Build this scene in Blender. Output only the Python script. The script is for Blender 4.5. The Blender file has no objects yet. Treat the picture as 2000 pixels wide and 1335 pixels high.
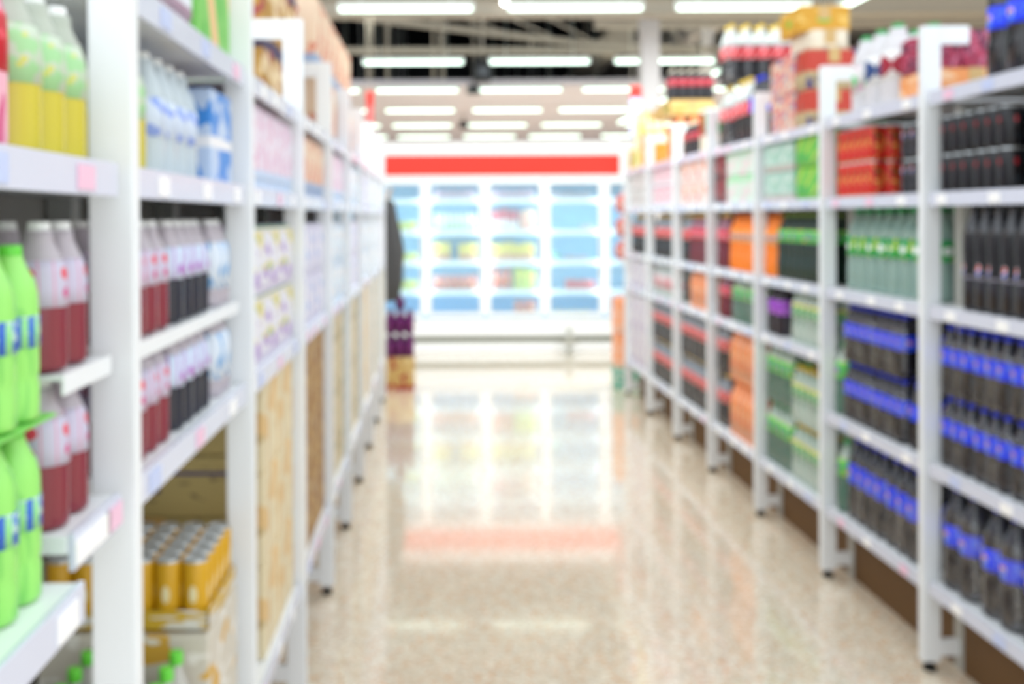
import bpy, bmesh, math, random
from mathutils import Vector, Matrix, Euler
random.seed(7)
PI = math.pi
S = bpy.context.scene
C = S.collection

# ------------------------------------------------------------------ camera
W, H, F = 2000.0, 1335.0, 2038.0
VPX, VPY = 850.0, 425.0
PITCH, ROLL = math.radians(-0.55), math.radians(-0.28)
cam_d = bpy.data.cameras.new('camera'); cam = bpy.data.objects.new('camera', cam_d); C.objects.link(cam)
cam_d.sensor_fit = 'HORIZONTAL'; cam_d.sensor_width = 36.0; cam_d.lens = F/W*36.0
cam_d.clip_start = 0.05; cam_d.clip_end = 200
R = (Matrix.Rotation(PI/2 + PITCH, 4, 'X') @ Matrix.Rotation(ROLL, 4, 'Z'))
cam.matrix_world = Matrix.Translation((0, 0, 1.5)) @ R
d = R.inverted() @ Vector((0, 1, 0, 0))          # where straight ahead lands before the shift
cam_d.shift_x = (1000 + F*d.x/-d.z - VPX)/W
cam_d.shift_y = (VPY - (667.5 - F*d.y/-d.z))/W
cam_d.dof.use_dof = True
cam_d.dof.focus_distance = 0.26
cam_d.dof.aperture_fstop = 15.5
S.camera = cam

# ------------------------------------------------------------------ world, exposure
S.view_settings.view_transform = 'Standard'; S.view_settings.look = 'None'
S.view_settings.exposure = 0.15; S.view_settings.gamma = 1.0
wd = bpy.data.worlds.new('world'); S.world = wd; wd.use_nodes = True
wd.node_tree.nodes['Background'].inputs[0].default_value = (0.90, 0.965, 1.0, 1)
wd.node_tree.nodes['Background'].inputs[1].default_value = 1.7
TUBE_STRENGTH, TUBE_WATTS = 2.4, 22.0

# ------------------------------------------------------------------ materials
def srgb(c):
    if isinstance(c, str): c = tuple(int(c[i:i+2], 16)/255 for i in (0, 2, 4))
    return tuple((x/12.92 if x <= 0.04045 else ((x+0.055)/1.055)**2.4) for x in c) + (1,)
MATS = {}
def new_mat(name):
    m = bpy.data.materials.new(name); m.use_nodes = True
    nt = m.node_tree; b = nt.nodes['Principled BSDF']
    return m, nt, b
def plain(name, col, rough=0.5, metal=0.0, emit=0.0, spec=0.5):
    if name in MATS: return MATS[name]
    m, nt, b = new_mat(name)
    b.inputs['Base Color'].default_value = srgb(col); b.inputs['Roughness'].default_value = rough
    b.inputs['Metallic'].default_value = metal; b.inputs['Specular IOR Level'].default_value = spec
    if emit:
        b.inputs['Emission Color'].default_value = srgb(col); b.inputs['Emission Strength'].default_value = emit
    MATS[name] = m; return m
def sheer(name, col, clear=0.7, rough=0.12):
    """thin clear plastic or glass: part see-through, part gloss"""
    if name in MATS: return MATS[name]
    m, nt, b = new_mat(name)
    b.inputs['Base Color'].default_value = srgb(col); b.inputs['Roughness'].default_value = rough
    t = nt.nodes.new('ShaderNodeBsdfTransparent'); t.inputs[0].default_value = srgb(col) if clear < .95 else (1, 1, 1, 1)
    x = nt.nodes.new('ShaderNodeMixShader'); x.inputs[0].default_value = 1-clear
    nt.links.new(t.outputs[0], x.inputs[1]); nt.links.new(b.outputs[0], x.inputs[2])
    nt.links.new(x.outputs[0], nt.nodes['Material Output'].inputs[0])
    MATS[name] = m; return m
class NB:
    def __init__(s, nt): s.nt = nt
    def math(s, op, a, b=None, c=None):
        n = s.nt.nodes.new('ShaderNodeMath'); n.operation = op
        for i, v in enumerate((a, b, c)):
            if v is None: continue
            if isinstance(v, (int, float)): n.inputs[i].default_value = v
            else: s.nt.links.new(v, n.inputs[i])
        return n.outputs[0]
    def mix(s, f, a, b):
        n = s.nt.nodes.new('ShaderNodeMix'); n.data_type = 'RGBA'
        s.nt.links.new(f, n.inputs[0])
        for i, v in ((6, a), (7, b)):
            if isinstance(v, tuple): n.inputs[i].default_value = v
            else: s.nt.links.new(v, n.inputs[i])
        return n.outputs[2]
def printed(name, base, marks=(), rough=0.45, clear=0.0):
    """printed packaging. marks: ('band', z0, z1, col) ('stripe', n, width, col) ('spot', y, z, r, col)
    ('round', u, z, r, col) on every side, ('blot', scale, threshold, col), ('slant', n, width, col), ('globe', z, r)"""
    if name in MATS: return MATS[name]
    m, nt, b = new_mat(name); nb = NB(nt)
    tc = nt.nodes.new('ShaderNodeTexCoord'); sp = nt.nodes.new('ShaderNodeSeparateXYZ')
    nt.links.new(tc.outputs['Generated'], sp.inputs[0]); X, Y, Z = sp.outputs
    def inside(v, lo, hi): return nb.math('MULTIPLY', nb.math('GREATER_THAN', v, lo), nb.math('LESS_THAN', v, hi))
    def disc(u, cu, cz, r, k=1.0):
        a = nb.math('MULTIPLY', nb.math('SUBTRACT', u, cu), k); c = nb.math('SUBTRACT', Z, cz)
        return nb.math('LESS_THAN', nb.math('ADD', nb.math('MULTIPLY', a, a), nb.math('MULTIPLY', c, c)), r*r)
    col = srgb(base)
    for k in marks:
        t = k[0]
        if t == 'band': col = nb.mix(inside(Z, k[1], k[2]), col, srgb(k[3]))
        elif t == 'stripe': col = nb.mix(nb.math('LESS_THAN', nb.math('FRACT', nb.math('MULTIPLY', nb.math('ADD', Y, nb.math('MULTIPLY', X, 1.3)), k[1])), k[2]), col, srgb(k[3]))
        elif t == 'slant': col = nb.mix(nb.math('LESS_THAN', nb.math('FRACT', nb.math('MULTIPLY', nb.math('ADD', nb.math('ADD', Y, X), nb.math('MULTIPLY', Z, .45)), k[1])), k[2]), col, srgb(k[3]))
        elif t == 'spot': col = nb.mix(disc(Y, k[1], k[2], k[3]), col, srgb(k[4]))
        elif t == 'round': col = nb.mix(nb.math('MAXIMUM', disc(Y, k[1], k[2], k[3]), disc(X, k[1], k[2], k[3])), col, srgb(k[4]))
        elif t == 'globe':   # white ring, red cap above a white wave, blue below
            z, r = k[1], k[2]; q = k[3] if len(k) > 3 else 1.0
            for u in (Y, X):
                dz = nb.math('SUBTRACT', Z, z)
                wave = nb.math('ADD', dz, nb.math('MULTIPLY', nb.math('SINE', nb.math('MULTIPLY', nb.math('SUBTRACT', u, .5), 9.0)), r*.25))
                gcol = nb.mix(nb.math('GREATER_THAN', wave, r*.14), srgb('f4f4f8'), srgb('e2231f'))
                gcol = nb.mix(nb.math('LESS_THAN', wave, -r*.14), gcol, srgb('2440c8'))
                col = nb.mix(disc(u, .5, z, r, q), col, srgb('f4f4f8'))
                col = nb.mix(disc(u, .5, z, r*.86, q), col, gcol)
        elif t == 'blot':
            n = nt.nodes.new('ShaderNodeTexNoise'); n.inputs['Scale'].default_value = k[1]; n.inputs['Detail'].default_value = 1.0
            ad = nt.nodes.new('ShaderNodeVectorMath'); ad.operation = 'ADD'
            ad.inputs[1].default_value = (hash((name, str(k))) % 97 * 0 + len(name)*1.7, len(marks)*2.3, k[2]*11)
            nt.links.new(tc.outputs['Generated'], ad.inputs[0]); nt.links.new(ad.outputs[0], n.inputs['Vector'])
            col = nb.mix(nb.math('GREATER_THAN', n.outputs[0], k[2]), col, srgb(k[3]))
    if isinstance(col, tuple): b.inputs['Base Color'].default_value = col
    else: nt.links.new(col, b.inputs['Base Color'])
    b.inputs['Roughness'].default_value = rough
    if clear:
        tr = nt.nodes.new('ShaderNodeBsdfTransparent'); x = nt.nodes.new('ShaderNodeMixShader'); x.inputs[0].default_value = 1-clear
        nt.links.new(tr.outputs[0], x.inputs[1]); nt.links.new(b.outputs[0], x.inputs[2])
        nt.links.new(x.outputs[0], nt.nodes['Material Output'].inputs[0])
    MATS[name] = m; return m

# ------------------------------------------------------------------ mesh helpers
def add_box(bm, x0, y0, z0, x1, y1, z1, mi=0, bevel=0.0):
    r = bmesh.ops.create_cube(bm, size=1.0)
    bmesh.ops.scale(bm, vec=(abs(x1-x0), abs(y1-y0), abs(z1-z0)), verts=r['verts'])
    bmesh.ops.translate(bm, vec=((x0+x1)/2, (y0+y1)/2, (z0+z1)/2), verts=r['verts'])
    fs = set(f for v in r['verts'] for f in v.link_faces)
    for f in fs: f.material_index = mi
    if bevel:
        es = set(e for v in r['verts'] for e in v.link_edges)
        q = bmesh.ops.bevel(bm, geom=list(es), offset=bevel, segments=2, affect='EDGES', profile=0.6)
        for f in q['faces']: f.material_index = mi
def add_lathe(bm, prof, seg=18, cx=0, cy=0, mi=0, axis='Z', cap=True):
    """prof: (z, r[, material])"""
    rings = []
    for p in prof:
        ring = []
        for k in range(seg):
            a = 2*PI*k/seg
            u, v = cx+p[1]*math.cos(a), cy+p[1]*math.sin(a)
            ring.append(bm.verts.new((u, v, p[0]) if axis == 'Z' else ((p[0], u, v) if axis == 'X' else (u, p[0], v))))
        rings.append(ring)
    for i in range(len(rings)-1):
        for k in range(seg):
            f = bm.faces.new((rings[i][k], rings[i][(k+1) % seg], rings[i+1][(k+1) % seg], rings[i+1][k]))
            f.material_index = prof[i][2] if len(prof[i]) > 2 else mi; f.smooth = True
    if cap:
        f = bm.faces.new(list(reversed(rings[0]))); f.material_index = prof[0][2] if len(prof[0]) > 2 else mi
        f = bm.faces.new(rings[-1]); f.material_index = prof[-1][2] if len(prof[-1]) > 2 else mi
def add_bar(bm, p, q, r, mi=0, square=True):
    p, q = Vector(p), Vector(q); dv = q-p
    n0 = len(bm.verts)
    if square:
        m = bmesh.ops.create_cube(bm, size=1.0); bmesh.ops.scale(bm, vec=(2*r, 2*r, dv.length), verts=m['verts'])
    else:
        m = bmesh.ops.create_cone(bm, cap_ends=True, segments=10, radius1=r, radius2=r, depth=dv.length)
    rot = dv.to_track_quat('Z', 'Y').to_matrix().to_4x4()
    bmesh.ops.transform(bm, matrix=Matrix.Translation((p+q)/2) @ rot, verts=m['verts'])
def mesh(name, bm, mats):
    bmesh.ops.recalc_face_normals(bm, faces=bm.faces[:])
    me = bpy.data.meshes.new(name); bm.to_mesh(me); bm.free()
    for m in (mats if isinstance(mats, (list, tuple)) else [mats]): me.materials.append(m)
    return me
def put(name, me, parent=None, loc=(0, 0, 0), rz=0.0):
    o = bpy.data.objects.new(name, me); C.objects.link(o); o.location = loc; o.rotation_euler = (0, 0, rz)
    if parent: o.parent = parent
    return o
def boxes(name, mats, lst, parent=None, bevel=0.0, loc=(0, 0, 0)):
    bm = bmesh.new()
    for b in lst: add_box(bm, *b[:6], mi=(b[6] if len(b) > 6 else 0), bevel=bevel)
    return put(name, mesh(name, bm, mats), parent, loc)
LABELS = {}
def tag(o, label, cat, group=None):
    n = len(label.split())
    if n > 16 or n < 4: print('LABEL LENGTH', n, label)
    if label in LABELS: print('DUPLICATE LABEL', label)
    LABELS[label] = 1
    o['label'] = label; o['category'] = cat
    if group: o['group'] = group
    return o
def empty(name, loc=(0, 0, 0), rz=0.0, parent=None):
    o = bpy.data.objects.new(name, None); C.objects.link(o); o.location = loc; o.rotation_euler = (0, 0, rz); o.empty_display_size = .1
    if parent: o.parent = parent
    return o
def struct(o): o['kind'] = 'structure'; return o
def copy_tree(o, parent=None):
    c = o.copy(); C.objects.link(c)
    if parent: c.parent = parent
    for ch in o.children: copy_tree(ch, c)
    return c

# ------------------------------------------------------------------ layout of the racks
XR, XL = 1.597, -0.41
PR = [2.52, 3.42, 4.315, 5.21, 6.115, 7.0, 7.90, 8.80]
PL = [0.52, 1.42, 2.34, 3.25, 4.15, 5.03, 5.92, 6.80, 7.68, 8.50]
TOPZ = 2.12
white = plain('white painted steel', 'eef1f4', .35)
railm = plain('white price rail plastic', 'd3d7e8', .25)
grey_st = plain('grey painted steel', 'b9b9b3', .5)
ORD = ['first', 'second', 'third', 'fourth', 'fifth', 'sixth', 'seventh', 'eighth', 'ninth', 'tenth', 'eleventh', 'twelfth',
       'thirteenth', 'fourteenth', 'fifteenth', 'sixteenth', 'seventeenth', 'eighteenth', 'nineteenth', 'twentieth']
def bayname(side, k): return ('%s %s bay' % ('nearest' if k == 0 else ORD[k], 'right' if side > 0 else 'left'))

# ------------------------------------------------------------------ floor, ceiling, walls
def floor_mat():
    m, nt, b = new_mat('polished terrazzo'); nb = NB(nt)
    tc = nt.nodes.new('ShaderNodeTexCoord')
    def vor(scale, seedv):
        v = nt.nodes.new('ShaderNodeTexVoronoi'); v.inputs['Scale'].default_value = scale
        nt.links.new(tc.outputs['Object'], v.inputs['Vector']); return v
    def noise(scale, det=2):
        n = nt.nodes.new('ShaderNodeTexNoise'); n.inputs['Scale'].default_value = scale; n.inputs['Detail'].default_value = det
        nt.links.new(tc.outputs['Object'], n.inputs['Vector']); return n.outputs[0]
    col = nb.mix(noise(0.7), srgb('d7cab5'), srgb('dfd1bd'))
    v = vor(95, 0); sep = nt.nodes.new('ShaderNodeSeparateColor'); nt.links.new(v.outputs['Color'], sep.inputs[0])
    col = nb.mix(nb.math('GREATER_THAN', sep.outputs[0], .72), col, srgb('f0e5d2'))
    col = nb.mix(nb.math('LESS_THAN', sep.outputs[0], .13), col, srgb('d3b795'))
    col = nb.mix(nb.math('LESS_THAN', sep.outputs[1], .09), col, srgb('dba67c'))
    col = nb.mix(nb.math('LESS_THAN', sep.outputs[2], .07), col, srgb('c6b8a6'))
    nt.links.new(col, b.inputs['Base Color'])
    b.inputs['Roughness'].default_value = .11; b.inputs['IOR'].default_value = 1.55
    b.inputs['Coat Weight'].default_value = 0.6; b.inputs['Coat Roughness'].default_value = .05; b.inputs['Coat IOR'].default_value = 1.5
    return m
def plane_box(name, mat, *b): return struct(boxes(name, mat, [b]))
plane_box('floor', floor_mat(), -12, -6, -.1, 12, 29, 0)
wallm = plain('pale shop wall', 'f2eeee', .8)
plane_box('wall_back', wallm, -12, 28, 0, 12, 28.2, 3.45)
plane_box('wall_left', wallm, -12.2, -6, 0, -12, 29, 6.3)
plane_box('wall_right', wallm, 12, -6, 0, 12.2, 29, 6.3)
ceilm = plain('white ceiling sheet', 'dcd6e2', .7)
plane_box('ceiling', ceilm, -12, 15.5, 3.47, 12, 28.2, 3.55)
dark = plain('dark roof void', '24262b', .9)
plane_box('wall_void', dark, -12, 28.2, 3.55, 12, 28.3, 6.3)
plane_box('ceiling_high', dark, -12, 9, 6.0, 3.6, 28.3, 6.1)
deck = plain('grey roof deck', 'b5b0a8', .8)
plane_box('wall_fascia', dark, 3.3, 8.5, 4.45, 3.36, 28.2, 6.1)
plane_box('ceiling_deck', deck, 3.3, 8.5, 4.35, 12, 28.2, 4.45)
beamm = plain('taupe painted steel beam', 'a39a8b', .6)
pale_beam = plain('pale painted steel', 'cfc8c4', .6)
for z, y, h, mt in ((3.52, 10.4, .16, beamm),):
    tag(boxes('ceiling_beam', mt, [(-6, y, z, 9, y+.14, z+h), (-6, y-.05, z-.012, 9, y+.19, z), (-6, y-.05, z+h, 9, y+.19, z+h+.012)]),
        'taupe steel beam crossing the ceiling above the nearest row of lamps', 'beam')
tag(boxes('ceiling_beam', beamm, [(1.8, 11.7, 3.62, 9, 11.8, 3.86)]), 'taupe steel beam at top right behind the piled bottles', 'beam')
for i, (x, lab) in enumerate(((3.75, 'pale roof beam running away, nearest the round column'), (5.3, 'pale roof beam running away at far top right'))):
    tag(boxes('roof_rafter', pale_beam, [(x, 9, 4.1, x+.16, 20, 4.34), (x-.05, 9, 4.09, x+.21, 20, 4.1)]), lab, 'beam', 'roof beams running away')
# ceiling panels at right top
for i, x in enumerate((4.55, 5.35)):
    tag(boxes('ceiling_panel', plain('pale ceiling panel', 'dcd6d2', .8), [(x, 11.2, 4.0, x+.68, 11.9, 4.02), (x+.01, 11.21, 4.02, x+.67, 11.89, 4.03)]),
        ('pale square ceiling panel, left one of the pair at top right', 'pale square ceiling panel, right one of the pair at top right')[i], 'panel', 'ceiling panels at top right')
# tapered truss
def truss():
    t = tag(empty('roof_truss', (0, 13, 3.5)), 'taupe steel roof truss with sloping chord between two rows of lamps', 'truss')
    def P(px, py, y=13.0): return ((px-VPX)*y/F, y-13.0, (VPY-py)*y/F + 1.5 - 3.5)
    def bar(name, a, b, r):
        bm = bmesh.new(); add_bar(bm, P(*a), P(*b), r); put(name, mesh(name, bm, beamm), t)
    bar('bottom_chord', (560, 98), (1900, 104), .036)
    bar('top_chord', (560, 34), (1900, 26), .03)
    bar('sloping_chord', (650, 28), (1130, 86), .035); bar('sloping_chord', (1130, 86), (1420, 101), .035)
    for a, b in (((830, 30), (900, 62)), ((890, 30), (1010, 72)), ((950, 30), (945, 66)), ((985, 30), (1100, 84)), ((1060, 30), (1175, 92)),
                 ((1180, 30), (1235, 96)), ((1240, 98), (1300, 40)), ((720, 34), (722, 98)), ((760, 38), (758, 98)), ((862, 50), (862, 98)), ((1040, 74), (1038, 98)),
                 ((1300, 40), (1340, 100)), ((1440, 30), (1440, 100)), ((640, 32), (640, 98))):
        bar('web_bar', a, b, .012)
truss()
bm = bmesh.new(); add_lathe(bm, [(0, .18), (5, .18)], 20, axis='Y'); add_box(bm, -.01, .4, .17, .01, .44, 1.94); add_box(bm, -.01, 3.4, .17, .01, 3.44, 1.94)
o = put('air_duct', mesh('air_duct', bm, beamm), None, (2.6, 14.5, 4.05)); tag(o, 'pale round air duct under the roof left of the column', 'duct')
# hangers of the dark void, thin verticals
for i, (px, lab) in enumerate(((722, 'leftmost'), (758, 'second'), (848, 'third'), (866, 'fourth'))):
    y = 13.6; x = (px-VPX)*y/F
    bm = bmesh.new(); add_bar(bm, (x, y, 3.3), (x, y, 5.9), .02, square=False); 
    o = put('hanger_rod', mesh('hanger_rod', bm, beamm)); tag(o, 'thin steel hanger rod in the dark roof opening, %s of four' % lab, 'rod', 'hanger rods in the roof opening')
# columns
bm = bmesh.new(); add_box(bm, -.095, -.095, 0, .095, .095, 6, bevel=.02)
cm = mesh('column', bm, plain('grey column paint', 'c9c6c8', .6))
o = put('column', cm, None, (2.24, 10.9, 0)); tag(o, 'pale grey square column rising behind the right rack', 'column')
bm = bmesh.new(); add_box(bm, -.07, -.06, 0, .07, .06, 6, bevel=.015)
o = put('column', mesh('column', bm, plain('white column paint', 'dcdada', .6)), None, (3.55, 13.6, 0)); tag(o, 'thinner white post behind the stacked cola bottles', 'column')

# ------------------------------------------------------------------ lamps
tubem = plain('lit tube', 'e6fff2', .4, emit=TUBE_STRENGTH)
housem = plain('lamp housing', 'e8eeea', .5)
def lamp_proto():
    e = empty('fluorescent_lamp')
    bm = bmesh.new(); add_lathe(bm, [(-.58, .019), (.58, .019)], 12, axis='X'); put('tube', mesh('tube', bm, tubem), e)
    boxes('housing', housem, [(-.6, -.03, .026, .6, .03, .06), (-.6, -.02, -.015, -.58, .02, .03), (.58, -.02, -.015, .6, .02, .03)], e, bevel=.002)
    bm = bmesh.new()
    for x in (-.4, .4): add_bar(bm, (x, 0, .06), (x, 0, .12), .004)
    put('hanger', mesh('hanger', bm, housem), e)
    L = bpy.data.lights.new('tube_light', 'AREA'); L.shape = 'RECTANGLE'; L.size = 1.16; L.size_y = .07; L.energy = TUBE_WATTS; L.color = (.95, 1.0, .97)
    lo = bpy.data.objects.new('tube_light', L); C.objects.link(lo); lo.parent = e; lo.location = (0, 0, -.024); lo.visible_camera = False; lo.visible_glossy = False
    return e
proto = lamp_proto(); used = [False]
hw = None
def lamp(x, y, z, rz, label, group):
    global hw
    o = proto if not used[0] else copy_tree(proto)
    top = 3.475 if y > 15.6 else (4.35 if x > 3.3 else (6.0 if y > 9 else 0))
    if top:
        bm = bmesh.new()
        for q in (-.4, .4): add_bar(bm, (q, 0, .06), (q, 0, top-z), .0035)
        put('suspension_wire', mesh('suspension_wire', bm, housem), o)
    used[0] = True; o.location = (x, y, z); o.rotation_euler = (0, 0, rz); tag(o, label, 'lamp', group)
rows = [(6.2, 'unseen'), (9.2, 'nearest'), (12.35, 'second'), (15.05, 'third'), (17.9, 'fourth'), (20.8, 'fifth'), (23.7, 'sixth')]
colsx = [(-1.67, 'far left'), (-.25, 'left'), (1.24, 'middle'), (2.72, 'right'), (4.36, 'far right')]
rn = 0
for y, r in rows[1:]:
    for x, c in colsx:
        if y == 9.2 and c in ('far left', 'far right'): continue
        lamp(x, y, 3.33, 0, '%s ceiling tube lamp in the %s crosswise row' % (c, r), 'ceiling tube lamps crosswise')
for i in range(10):
    y = 8.9 + i*1.215
    lamp(3.6, y, 3.33, PI/2, '%s lamp of the lengthwise line of ceiling tubes at right' % ORD[i], 'lengthwise line of ceiling tubes')
# lamps over the near aisle, above the frame
for y in (6.3,):
    for x, c in ((-1.67, 'far left'), (-.25, 'left'), (1.24, 'middle'), (2.72, 'right')):
        lamp(x, y, 3.33, 0, 'ceiling tube lamp above the frame, %s, %s' % (c, {6.3: 'over the fourth bay', 3.4: 'over the second bay', .5: 'over the viewer'}[y]), 'ceiling tube lamps over the near aisle')
# spot lamps
def spot(px, py, y, r, label):
    z = 1.5 + (VPY-py)*y/F; x = (px-VPX)*y/F
    e = tag(empty('spot_lamp', (x, y, z)), label, 'lamp', 'small round spot lamps')
    bm = bmesh.new(); add_lathe(bm, [(0, r*.5), (.02, r), (.09, r*.8), (.12, r*.3)], 16); put('shade', mesh('shade', bm, housem), e)
    bm = bmesh.new(); bmesh.ops.create_uvsphere(bm, u_segments=14, v_segments=10, radius=r*.75); put('bulb', mesh('bulb', bm, plain('lit bulb', 'ffffff', .4, emit=9)), e)
    bm = bmesh.new(); add_bar(bm, (0, 0, .12), (0, 0, .26), .008, square=False); put('stem', mesh('stem', bm, housem), e)
spot(988, 6, 10.28, .045, 'bright round spot lamp between the two nearest tube lamps')
spot(930, 281, 26.3, .10, 'bright round spot lamp above the red band, left')
spot(1122, 281, 26.3, .12, 'bright round spot lamp above the red band, right')
spot(1200, 278, 25.6, .15, 'bright round spot lamp nearest the right rack, above the red band')
# hanging speakers / dark devices
def hung(name, px0, px1, py0, py1, y, mat, label, cat):
    x0, x1 = (px0-VPX)*y/F, (px1-VPX)*y/F; z1, z0 = 1.5+(VPY-py0)*y/F, 1.5+(VPY-py1)*y/F
    e = tag(empty(name, ((x0+x1)/2, y, z0)), label, cat); w = (x1-x0)/2; h = z1-z0
    boxes('body', mat, [(-w, -.08, 0, w, .12, h)], e, bevel=.015)
    bm = bmesh.new(); add_lathe(bm, [(-.09, w*.4), (-.075, w*.7)], 16, cy=h/2, axis='Y'); put('cone', mesh('cone', bm, plain('grey grille', '3a3d42', .7)), e)
    boxes('bracket', beamm, [(-.012, 0, h, .012, .03, (6.0 if y < 15.4 else 3.47)-z0)], e)
hung('loudspeaker', 926, 960, 117, 160, 12.6, plain('black casing', '0e1013', .6), 'black box loudspeaker hanging between second-row tube lamps', 'speaker')
hung('loudspeaker', 913, 940, 168, 184, 15.3, plain('grey casing', '6d777b', .6), 'small grey hanging box between third-row tube lamps', 'speaker')
hung('loudspeaker', 897, 916, 237, 250, 20, plain('dark casing', '30353a', .6), 'tiny dark hanging box between fifth-row tube lamps', 'speaker')

# ------------------------------------------------------------------ upright frames
def frame_proto(s):
    """s=+1 right rack (front at x=0, depth towards +x), local"""
    e = empty('upright_frame')
    boxes('front_post', white, [(0, 0, .03, s*.062, .032, TOPZ)], e, bevel=.004)
    q = .125 if s > 0 else .40          # the left rack's rear posts stand at its back
    boxes('top_bar', white, [(s*.062, 0, TOPZ-.06, s*(q+.03), .03, TOPZ)], e, bevel=.003)
    boxes('foot_bar', white, [(s*.062, 0, .05, s*q, .03, .10)], e, bevel=.003)
    boxes('rear_post', grey_st, [(s*q, -.01, 0, s*(q+.06), .045, 2.055 if s < 0 else 1.86)], e, bevel=.004)
    bm = bmesh.new(); add_lathe(bm, [(0, .022), (.012, .022), (.013, .012), (.035, .012)], 14, cx=s*.031, cy=.016)
    put('levelling_foot', mesh('levelling_foot', bm, plain('black rubber', '15130f', .7)), e)
    return e
for s, P, X0 in ((1, PR, XR), (-1, PL, XL)):
    pr = frame_proto(s)
    for i, y in enumerate(P):
        o = pr if i == 0 else copy_tree(pr)
        o.location = (X0, y, 0)
        tag(o, 'white upright rack frame in the %s rack, %s from the near end' % ('right' if s > 0 else 'left', ORD[i]), 'rack frame', 'upright frames of the %s rack' % ('right' if s > 0 else 'left'))

# ------------------------------------------------------------------ shelf bays
LEV_R2 = [.30, .69, 1.205, 1.572, 1.90]
LEV_R = [.30, .925, 1.205, 1.572, 1.89]
LEV_L = [.36, 1.13, 1.572, 1.835]
tagc = [plain('blue price tag', 'c3cff2', .4), plain('pink price tag', 'f2c4dc', .4), plain('white price tag', 'ffffff', .3)]
kick = plain('brown kick board', '6b4d2b', .7)
backm = plain('grey back panel', 'b3b1aa', .7)
def shelf(e, s, X0, y0, y1, z, depth=.44, front=.022, lip=.042, first=False):
    xa, xb = X0+s*front, X0+s*(front+depth)
    sh = boxes('shelf_board', white, [(xa, y0, z-.022, xb, y1, z)], e, bevel=.002)
    rl = boxes('price_rail', railm, [(xa-s*.008, y0+.002, z-lip, xa-s*.0005, y1-.002, z+.003)], sh, bevel=.0015)
    n = 3; 
    for k in range(n):
        yy = y0 + (y1-y0)*(k+.3+.4*random.random())/n
        boxes('price_tag', tagc[random.choice((0, 1, 2, 2, 2))], [(xa-s*.0105, yy-.03, z-.036, xa-s*.0085, yy+.03, z-.006)], rl)
def bay(s, k, P, X0, levels, base=True):
    y0, y1 = P[k]+.052, P[k+1]-.012
    nm = bayname(s, k)
    e = tag(empty('shelving_bay', (0, 0, 0)), 'white steel shelving of the %s' % nm, 'shelving', 'shelving bays of the %s rack' % ('right' if s > 0 else 'left'))
    for z in levels: shelf(e, s, X0, y0, y1, z)
    xb = X0+s*.465
    boxes('back_panel', backm, [(xb, P[k], .1, xb+s*.012, P[k+1], 1.98)], e)
    xk = X0+s*.13
    boxes('kick_board', kick, [(xk, y0, 0, xk+s*.012, y1, levels[0]-.03)], e)
for k in range(7): bay(1, k, PR, XR, LEV_R2 if k < 2 else LEV_R)
for k in range(1, 9): bay(-1, k, PL, XL, LEV_L)
# nearest left bay: lower front shelf for the green tea
e = tag(empty('shelving_bay'), 'white steel shelving of the nearest left bay, cut by the frame edge', 'shelving', 'shelving bays of the left rack')
shelf(e, -1, XL, .58, 1.19, 1.085, front=0.0); shelf(e, -1, XL, .58, 1.40, 1.572); shelf(e, -1, XL, .58, 1.40, .36)
shelf(e, -1, XL, 1.215, 1.40, 1.13)
boxes('back_panel', backm, [(XL-.465, .52, .1, XL-.477, 1.42, 1.98)], e)

# ------------------------------------------------------------------ bottles
SH = {  # profiles: (z/h, r/rmax)
 'soda': [(0, .78), (.015, .93), (.04, 1), (.28, 1), (.34, .92), (.40, .93), (.45, .97), (.66, .97), (.70, .93), (.78, .74), (.86, .46), (.91, .34), (.955, .33)],
 'slim': [(0, .8), (.02, .97), (.05, 1), (.35, 1), (.45, .93), (.56, 1), (.70, .97), (.80, .72), (.88, .46), (.93, .38), (.95, .37)],
 'tea':  [(0, .85), (.02, .98), (.05, 1), (.20, 1), (.24, .94), (.28, 1), (.60, 1), (.72, .97), (.80, .85), (.87, .6), (.92, .47), (.94, .46)],
 'wide': [(0, .85), (.02, .97), (.05, 1), (.55, 1), (.66, .96), (.76, .80), (.84, .58), (.88, .5), (.94, .5)],
}
def lbl(name, col, marks=(), rough=.35): return printed(name, col, marks, rough)
clearp = printed('clear bottle plastic', 'dde8ea', (), .12, clear=.45)
BOT = {}
def bottle_kind(key, shape, r, h, zones, label, cap, fat=1.0, seg=18):
    """zones: [(z_top_fraction, material)], label: (z0, z1, material)"""
    prof = SH[shape]; mats = [m for _, m in zones]
    def rad(zf):
        for (a, ra), (b, rb) in zip(prof, prof[1:]):
            if a <= zf <= b: return ra+(rb-ra)*(zf-a)/(b-a)
        return prof[-1][1]
    zs = sorted(set([p[0] for p in prof] + [z for z, _ in zones[:-1]]))
    pts = []
    for z in zs:
        mi = next((i for i, (zt, _) in enumerate(zones) if z < zt), len(zones)-1)
        pts.append((z*h, rad(z)*r, mi))
    bm = bmesh.new(); add_lathe(bm, pts, seg); body = mesh('bottle', bm, mats)
    lz0, lz1, lm = label
    zz = [lz0] + [p[0] for p in prof if lz0 < p[0] < lz1] + [lz1]
    bm = bmesh.new()
    pts = [(z*h, rad(z)*r+.0008) for z in zz]
    if lz0 > 0: pts = [(pts[0][0], pts[0][1]-.0012)] + pts + [(pts[-1][0], pts[-1][1]-.0012)]
    add_lathe(bm, pts, seg, cap=False); lab = mesh('bottle_label', bm, lm)
    cr = max(.013, r*.36)
    bm = bmesh.new(); add_lathe(bm, [(.93*h, cr), (.935*h, cr*1.03), (.99*h, cr), (h, cr*.9)], 14); cp = mesh('bottle_cap', bm, cap)
    BOT[key] = (body, lab, cp, r, h)
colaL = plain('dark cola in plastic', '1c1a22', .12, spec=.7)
colaTop = plain('cola bottle shoulder', '2e2f39', .12, spec=.8)
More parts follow.
